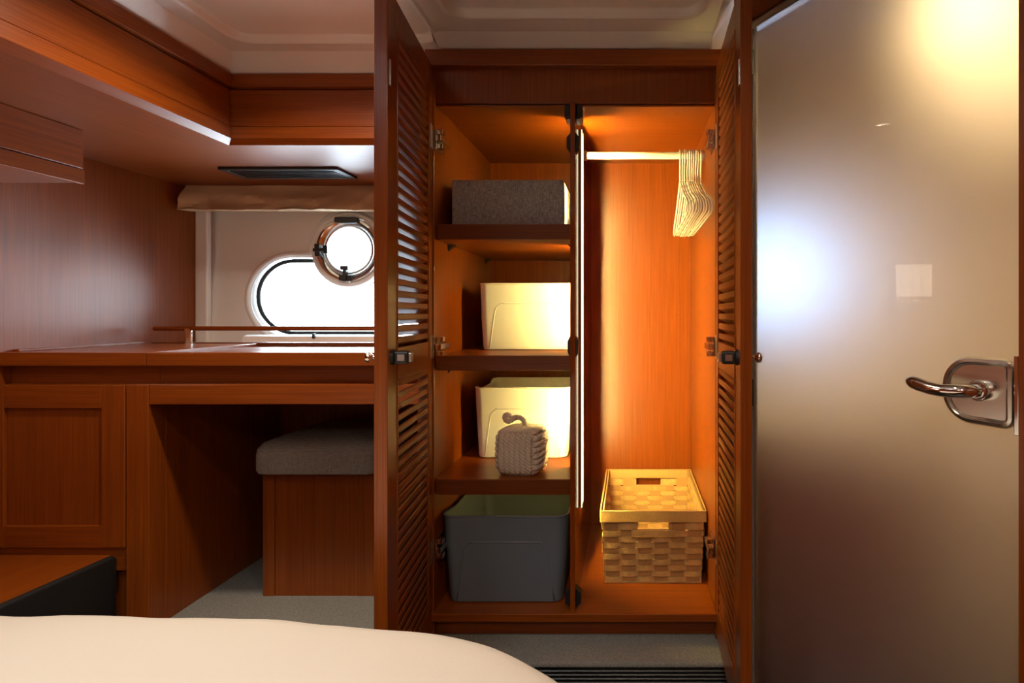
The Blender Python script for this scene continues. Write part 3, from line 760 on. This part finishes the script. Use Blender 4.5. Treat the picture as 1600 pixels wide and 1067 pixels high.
# ---- stool
so = empty('stool', (-0.74, 1.49, -0.667)); tag(so, 'boxy cherry wood stool with thick grey cushion in the kneehole', 'stool')
bx('box_body', WZ, so, -0.868, -0.604, 1.366, 1.60, -0.667, -0.376)
bx('stile', WZ, so, -0.868, -0.8405, 1.360, 1.3661, -0.667, -0.377, 0.0008)
bx('stile', WZ, so, -0.6425, -0.604, 1.360, 1.3661, -0.667, -0.377, 0.0008)
bx('front_panel', WZ, so, -0.8395, -0.6435, 1.3615, 1.3661, -0.667, -0.377, 0.0008)
cu = MB(); rings = []
def cring(ins, z, bulge=0):
    out = []
    for a, b in rrect(0.290-2*ins, 0.305-2*ins, max(0.028-ins*0.5, 0.01), 6):
        out.append((-0.735 + a, 1.486 + b, z + bulge*(1-(a/0.145)**2)))
    return out
rings = [cring(0.012, -0.376), cring(0.003, -0.373), cring(0, -0.366), cring(0, -0.330), cring(0.003, -0.316), cring(0.012, -0.305), cring(0.030, -0.2975), cring(0.07, -0.295), cring(0.12, -0.294)]
cu.loft(rings, True, True, True)
build('cushion', cu, M['seat'], so, smooth='auto')
build('seam', MB().tube([(x, y, -0.3195) for x, y, z in cring(0.0022, 0)], 0.0012, 6, closed=True), M['seat'], so, smooth=True)

# ================================================================== BED
OUT = [(-0.95,0.757),(-0.83,0.758),(-0.70,0.757),(-0.58,0.755),(-0.47,0.747),(-0.38,0.732),(-0.315,0.719),(-0.26,0.712),(-0.216,0.704),(-0.17,0.687),(-0.13,0.663),(-0.085,0.628),(-0.05,0.58),(-0.025,0.50),(-0.01,0.38),(0,0.2),(0,-0.2),(0,-0.6),(-0.01,-1.0),(-0.05,-1.25),(-0.2,-1.33),(-0.6,-1.34),(-1.0,-1.34),(-1.2,-1.32),(-1.27,-1.2),(-1.285,-0.8),(-1.285,-0.3),(-1.285,0.2),(-1.28,0.55),(-1.26,0.68),(-1.20,0.735),(-1.08,0.752)]
def smooth_closed(pts, sub=6):
    out = []; n = len(pts)
    for i in range(n):
        p0, p1, p2, p3 = (Vector(pts[(i+k-1) % n]) for k in range(4))
        for s in range(sub):
            t = s/sub
            out.append(0.5*((2*p1) + (p2-p0)*t + (2*p0-5*p1+4*p2-p3)*t*t + (3*p1-p0-3*p2+p3)*t**3))
    return out
ol_ = [p + Vector((0.010, 0.004)) for p in smooth_closed(OUT)]; cxy = Vector((-0.62, -0.25))
be = empty('bed', (-0.64, -0.3, -1.05)); tag(be, 'bed with cream duvet in the foreground', 'bed')
rings = []
for sc_, z in [(0.02,-0.385),(0.2,-0.385),(0.4,-0.386),(0.6,-0.387),(0.75,-0.388),(0.85,-0.390),(0.90,-0.392),(0.94,-0.3945),(0.965,-0.398),(0.982,-0.404),(0.993,-0.413),(0.999,-0.426),(1.0,-0.445),(0.999,-0.50),(0.995,-0.58),(0.985,-0.60)]:
    ring = []
    for p in ol_:
        q = cxy + (p-cxy)*sc_
        w = mnoise.noise(Vector((q.x*5, q.y*5, 0.3)))*0.008 + mnoise.noise(Vector((q.x*14, q.y*11, 2.3)))*0.003
        ring.append((q.x, q.y, z + 0.014 + w*(1 if z > -0.5 else 0.3)))
    rings.append(ring)
build('duvet', MB().loft(rings, True, True, True), M['duvet'], be, smooth=True)
rings = []
for z in (-1.05, -0.605):
    rings.append([((cxy + (p-cxy)*0.93).x, (cxy + (p-cxy)*0.93).y, z) for p in ol_])
build('bed_base', MB().loft(rings, True, True, True), WZ, be, smooth='auto')

# ================================================================== THINGS IN THE WARDROBE
def cat_open(P, sub=4):
    out = []
    for i in range(len(P)-1):
        p0, p1, p2, p3 = P[max(i-1, 0)], P[i], P[i+1], P[min(i+2, len(P)-1)]
        for s in range(sub):
            t = s/sub; out.append(0.5*((2*p1)+(p2-p0)*t+(2*p0-5*p1+4*p2-p3)*t*t+(3*p1-p0-3*p2+p3)*t**3))
    return out + [P[-1]]

def storage_bin(name, label, x0, x1, y0, y1, z0, h, mat, taper, r=0.022, group=None):
    w, d = x1-x0, y1-y0; cx_, cy_ = (x0+x1)/2, (y0+y1)/2
    t = empty(name, (cx_, cy_, z0)); tag(t, label, 'storage bin', group)
    def ring(ins, z, rr_, dip=0):
        out = []
        for a, b in rrect(w-2*ins, d-2*ins, rr_, 8):
            dd = 0
            out.append((a, b, z))
        return out
    def dense(pts):
        res = []
        for i, p in enumerate(pts):
            q = pts[(i+1) % len(pts)]; L = math.dist(p, q); k = max(1, int(L/0.012))
            if L < 0.012: res.append(p)
            else:
                for j in range(16 if L > 0.1 else 4): res.append(tuple(p[m] + (q[m]-p[m])*j/(16 if L > 0.1 else 4) for m in range(3)))
        return res
    def dip(pts, amt):
        out = []
        for a, b, z in pts:
            s = 0
            if abs(a) > w/2-0.03:
                q = abs(b)/(d*0.30); s = max(0, min(1, (1.15-q)/0.35)); s = s*s*(3-2*s)
            out.append((cx_+a, cy_+b, z0 + z - amt*s))
        return out
    wall = 0.0025; T = taper
    prof = [(T+0.006, 0.0, 0), (T+0.0015, 0.002, 0), (T, 0.007, 0), (T*0.5, h*0.5, 0.0), (0.0012, h-0.004, 0.010), (0.0, h-0.003, 0.010), (0.0, h, 0.010), (wall+0.001, h, 0.010), (T*0.5+wall, h*0.5, 0), (T+wall, 0.008, 0), (T+0.008, 0.0035, 0)]
    rings = [dip(dense(ring(i, z, max(r-i*0.3, 0.012))), a) for i, z, a in prof]
    build('body', MB().loft(rings, True, True, True), mat, t, smooth='auto')
    # embossed arch on front and back
    for sgn in (-1, 1):
        bw, tw, hh, rr_ = w*0.385, w*0.325, h*0.70, 0.022
        arc = [(-bw, 0.006), (-tw-0.001, hh-rr_)] + [(-tw + rr_ - rr_*math.cos(R(a)), hh - rr_ + rr_*math.sin(R(a))) for a in range(15, 91, 15)]
        arc += [(-a, b) for a, b in arc[::-1]]
        def face_y(z, off):
            ins = T + (0.0-T)*(z/h)
            return cy_ + sgn*(d/2 - ins + off)
        fine = cat_open([Vector((p[0], p[1], 0)) for p in arc], 3)
        build('embossed_line', MB().tube([(cx_+p.x, face_y(p.y, -0.0005), z0+p.y) for p in fine], 0.0015, 6), mat, t, smooth=True)
    return t
SZ = [s[1] for s in SHELF]
storage_bin('storage_bin', 'grey plastic bin on the wardrobe floor', -0.397, -0.130, 1.203, 1.560, -0.610, 0.187, M['grey_pl'], 0.012, 0.025)
storage_bin('storage_bin', 'white plastic bin on the shelf above the rope cube', -0.3575, -0.130, 1.350, 1.570, SZ[1], 0.158, M['white_pl'], 0.007, 0.02, 'white bins')
storage_bin('storage_bin', 'white plastic bin standing behind the rope cube', -0.3685, -0.1400, 1.348, 1.568, SZ[2], 0.167, M['white_pl'], 0.008, 0.02, 'white bins')

# grey fabric box
fbx = empty('fabric_box', (-0.265, 1.36, SZ[0])); tag(fbx, 'grey linen covered box on the top shelf', 'box')
fx0, fx1, fy0, fy1, fz0, fz1 = -0.385, -0.1450, 1.243, 1.53, SZ[0], 0.2885
fm = MB()
rings = []
for ins, z in ((0, fz0), (0, fz1), (0.004, fz1), (0.004, fz0+0.004)):
    rings.append([(fx0+ins, fy0+ins, z), (fx1-ins, fy0+ins, z), (fx1-ins, fy1-ins, z), (fx0+ins, fy1-ins, z)])
fm.loft(rings, True, True, True)
build('body', fm, M['linen'], fbx, bevel=0.0012)
bx('corner_patch', M['seat'], fbx, fx1-0.0075, fx1+0.0004, fy0-0.0006, fy0+0.006, fz1-0.010, fz1-0.001, 0.0003)

# ---- rope cube door stop
RCX, RCY, RCZ = -0.233, 1.243, SZ[2]
rc = empty('rope_doorstop', (RCX, RCY, RCZ), R(-11)); tag(rc, 'cream knotted rope cube with a short tail on the lower shelf', 'doorstop')
def rope_mesh(path, rad, pitch=0.021, strands=3, seg=7, step=0.0018, fall=1.0):
    """three-strand twisted rope along a polyline"""
    P = [Vector(p) for p in path]
    dense = []
    for i in range(len(P)-1):
        L = (P[i+1]-P[i]).length; k = max(1, int(L/step))
        for j in range(k): dense.append(P[i].lerp(P[i+1], j/k))
    dense.append(P[-1])
    mb = MB(); frames = []; up = None; dist = 0
    for i, p in enumerate(dense):
        t = (dense[min(i+1, len(dense)-1)] - dense[max(i-1, 0)]).normalized()
        if up is None: up = t.orthogonal().normalized()
        side = t.cross(up).normalized(); up = side.cross(t).normalized()
        if i: dist += (p - dense[i-1]).length
        frames.append((p, side.copy(), up.copy(), dist))
    for s in range(strands):
        path2 = []
        for p, sd, u, dd in frames:
            a = 2*math.pi*(dd/pitch + s/strands)
            path2.append(p + (sd*math.cos(a) + u*math.sin(a))*rad*0.56)
        mb.tube(path2, rad*0.50, seg)
    return mb
hs = 0.0385; nr = 6; rr_ = 0.0064
base_rope = None
def arch(L, lift):
    pts = []
    for k in range(13):
        t = -1 + 2*k/12
        pts.append((t*L, 0, lift*(1 - abs(t)**5*1.0)))
    return pts
rope_me = None
faces_ = [((0,-1,0),(0,0,1)), ((0,1,0),(0,0,1)), ((1,0,0),(0,1,0)), ((-1,0,0),(0,1,0)), ((0,0,1),(1,0,0)), ((0,0,-1),(1,0,0))]
for nrm, along in faces_:
    nrm, along = Vector(nrm), Vector(along); third = nrm.cross(along)
    for k in range(nr):
        off = (k - (nr-1)/2)*(2*hs*0.93/nr)
        rot = Matrix((along, third, nrm)).transposed()
        edge = abs(off)/hs
        c = nrm*(hs - 0.003*edge**3) + third*off + Vector((0, 0, 0.0485))
        if rope_me is None:
            ob = build('rope_strand', rope_mesh(arch(hs*1.02, 0.006), rr_), M['rope'], rc, local=True, smooth=True, origin=(0,0,0)); rope_me = ob.data
        else:
            ob = bpy.data.objects.new('rope_strand', rope_me); COL.objects.link(ob); ob.parent = rc
        ob.matrix_local = Matrix.Translation(c) @ rot.to_4x4()
# inner core so no gaps show
cr_ = MB(); cr_.loft([[(a*q, b*q, z) for a, b in rrect(2*hs, 2*hs, 0.012)] for q, z in ((0.85, 0.0485-hs), (1, 0.0485-hs+0.008), (1, 0.0485+hs-0.008), (0.85, 0.0485+hs))], True, True, True)
build('core', cr_, M['rope'], rc, local=True)
tail = [(0.006, 0.0, 0.085), (0.006, 0.0, 0.098), (0.004, 0, 0.108), (-0.004, 0, 0.115), (-0.014, 0, 0.116), (-0.022, 0, 0.112), (-0.028, 0, 0.107), (-0.035, 0, 0.107), (-0.040, 0, 0.112), (-0.039, 0, 0.118), (-0.033, 0, 0.121), (-0.027, 0.002, 0.118)]
tl = [Vector(p) for p in tail]
build('rope_tail', rope_mesh(cat_open(tl), 0.0058, 0.014), M['rope'], rc, local=True, smooth=True)

# ---- woven basket
bk_x0, bk_x1, bk_y0, bk_y1, bz = -0.0685, 0.1715, 1.295, 1.645, -0.610
HB = 0.166
ba = empty('woven_basket', ((bk_x0+bk_x1)/2, (bk_y0+bk_y1)/2, bz)); tag(ba, 'rectangular woven splint basket with handle holes on the wardrobe floor', 'basket')
bcx, bcy = (bk_x0+bk_x1)/2, (bk_y0+bk_y1)/2
NF, NS = 6, 9
def per_pt(q, inset):
    """q in cells round the basket, starting at the front left corner; returns point, outward normal"""
    q %= 2*(NF+NS)
    w2, d2 = (bk_x1-bk_x0)/2 - inset, (bk_y1-bk_y0)/2 - inset
    if q <= NF: return (-w2 + 2*w2*q/NF, -d2), (0, -1)
    q -= NF
    if q <= NS: return (w2, -d2 + 2*d2*q/NS), (1, 0)
    q -= NS
    if q <= NF: return (w2 - 2*w2*q/NF, d2), (0, 1)
    q -= NF
    return (-w2, d2 - 2*d2*q/NS), (-1, 0)
def taper_at(z): return 0.0075*(1 - z/HB) + 0.004
def ribbon(qs, zc_, hh, phase, amp, thick=0.0014, closed=True):
    o_b, o_t, i_b, i_t = [], [], [], []
    ins = taper_at(zc_)
    for q in qs:
        (x, y), (nx, ny) = per_pt(q, ins)
        c = math.sin(math.pi*q + phase); wv = amp*math.copysign(abs(c)**0.75, c)
        for lst, off, z in ((o_b, thick/2, zc_-hh/2), (o_t, thick/2, zc_+hh/2), (i_b, -thick/2, zc_-hh/2), (i_t, -thick/2, zc_+hh/2)):
            lst.append((bcx + x + nx*(wv+off), bcy + y + ny*(wv+off), bz + z))
    n = len(o_b); mb = MB(); vs = o_b + o_t + i_t + i_b; fs = []
    for i in range(n if closed else n-1):
        j = (i+1) % n
        for a, b in ((0,1),(1,2),(2,3),(3,0)): fs.append((a*n+i, a*n+j, b*n+j, b*n+i))
    if not closed: fs += [(0, n, 2*n, 3*n), (n-1, 2*n-1, 3*n-1, 4*n-1)]
    mb.add(vs, fs); return mb
TOT = 2*(NF+NS); qs_all = [k/8 for k in range(TOT*8)]
for k in range(9):
    build('weaver', ribbon(qs_all, 0.0085 + k*0.0131, 0.0118, math.pi*(k % 2), 0.0036), M['wicker'], ba, smooth='auto')
# top row stops at the hand holes front and back
for a, b in ((NF/2+0.9, NF+NS+NF/2-0.9), (NF+NS+NF/2+0.9, TOT+NF/2-0.9)):
    qs = [a + (b-a)*k/130 for k in range(131)]
    build('weaver', ribbon(qs, 0.1315, 0.0180, math.pi, 0.0024, closed=False), M['wicker'], ba, smooth='auto')
for k in range(TOT):
    q = k + 0.5
    (x0, y0), (nx, ny) = per_pt(q, taper_at(0.0)); (x1, y1), _ = per_pt(q, taper_at(HB-0.02))
    if ny != 0 and abs(((q % (NF+NS)) - NF/2)) < 0.7: x1, y1 = x0 + (x1-x0)*0.72, y0 + (y1-y0)*0.72; zt_ = 0.118
    else: zt_ = HB-0.012
    tx, ty = -ny, nx; hw = 0.0155; th = 0.0007
    vs = []
    for (x, y, z) in ((x0, y0, 0.001), (x1, y1, zt_)):
        for a, b in ((-hw, -th), (hw, -th), (hw, th), (-hw, th)): vs.append((bcx + x + tx*a + nx*b, bcy + y + ty*a + ny*b, bz + z))
    build('stake', MB().add(vs, [(0,3,2,1),(4,5,6,7),(0,1,5,4),(1,2,6,5),(2,3,7,6),(3,0,4,7)]), M['stake'], ba)
# rim boards, outside and inside, mitred at the corners
for nm, ins0, ins1, z0, z1 in (('rim_band', -0.0005, 0.003, HB-0.025, HB), ('inner_rim_band', 0.006, 0.009, HB-0.022, HB-0.001)):
    w, d = bk_x1-bk_x0, bk_y1-bk_y0
    rr2 = [[(bcx + a, bcy + b, bz + z) for a, b in rrect(w-2*i, d-2*i, 0.004, 2)] for i, z in ((ins0, z0), (ins0, z1), (ins1, z1), (ins1, z0), (ins0, z0))]
    build(nm, MB().loft(rr2), M['wicker_rim'], ba)
bx('rim_cap', M['wicker_rim'], ba, bk_x0+0.003, bk_x1-0.003, bk_y0+0.003, bk_y0+0.006, bz+HB-0.02, bz+HB-0.0005, 0)
bx('rim_cap', M['wicker_rim'], ba, bk_x0+0.003, bk_x1-0.003, bk_y1-0.006, bk_y1-0.003, bz+HB-0.02, bz+HB-0.0005, 0)
for y in (bk_y0+0.001, bk_y1-0.004, bk_y0+0.0075, bk_y1-0.0105):
    bx('handle_board', M['wicker_rim'], ba, bcx-0.050, bcx+0.050, y, y+0.003, bz+HB-0.060, bz+HB-0.0435, 0.001)
bx('bottom_board', M['wicker'], ba, bk_x0+0.010, bk_x1-0.010, bk_y0+0.010, bk_y1-0.010, bz, bz+0.003, 0)

# ---- plastic hangers
def hanger_mesh():
    mb = MB(); r = 0.0020
    hk = [(0, 0.012*math.cos(R(a)), 0.012*math.sin(R(a))) for a in range(200, -31, -15)]   # hook over the rail, opening to the back
    hk = [(0, -0.0005 + y, z) for _, y, z in hk]
    path = [(0, 0.0, -0.066), (0, 0.0, -0.040), (0, -0.004, -0.028), (0, -0.0095, -0.014)] + [(0, -0.012*math.cos(R(a)), 0.012*math.sin(R(a))) for a in range(-10, 200, 15)]
    mb.tube(path, r, 8)
    half = [(0, 0.0, -0.062), (0, 0.012, -0.066), (0, 0.060, -0.092), (0, 0.105, -0.112), (0, 0.112, -0.120), (0, 0.118, -0.117), (0, 0.150, -0.128), (0, 0.178, -0.139), (0, 0.192, -0.148), (0, 0.197, -0.156), (0, 0.192, -0.163), (0, 0.175, -0.166)]
    body = half + [(0, -y, z) for _, y, z in half[::-1][0:-1]]
    mb.tube(body, r, 8, closed=True)
    return mb
hm = None
posx = [0.1170, 0.1228, 0.1280, 0.1342, 0.1392, 0.1441, 0.1490, 0.1545, 0.1597, 0.1660]
order = ['leftmost', 'second', 'third', 'fourth', 'fifth', 'sixth', 'seventh', 'eighth', 'ninth', 'rightmost']
for k, x in enumerate(posx):
    if hm is None:
        h = build('clothes_hanger', hanger_mesh(), M['hanger'], None, local=True, smooth=True, origin=(0,0,0)); hm = h.data
    else:
        h = bpy.data.objects.new('clothes_hanger', hm); COL.objects.link(h)
    h.location = (x, RY, EYE + RZ + 0.0006)
    h.rotation_euler = (random.uniform(-0.012, 0.012), 0, R(random.uniform(-0.2, 0.2)))
    lab = {0: 'leftmost white plastic hanger on the clothes rail', 9: 'rightmost white plastic hanger on the rail beside the wardrobe side'}.get(k, order[k] + ' white plastic hanger from the left on the clothes rail')
    tag(h, lab, 'hanger', 'white hangers on the rail')
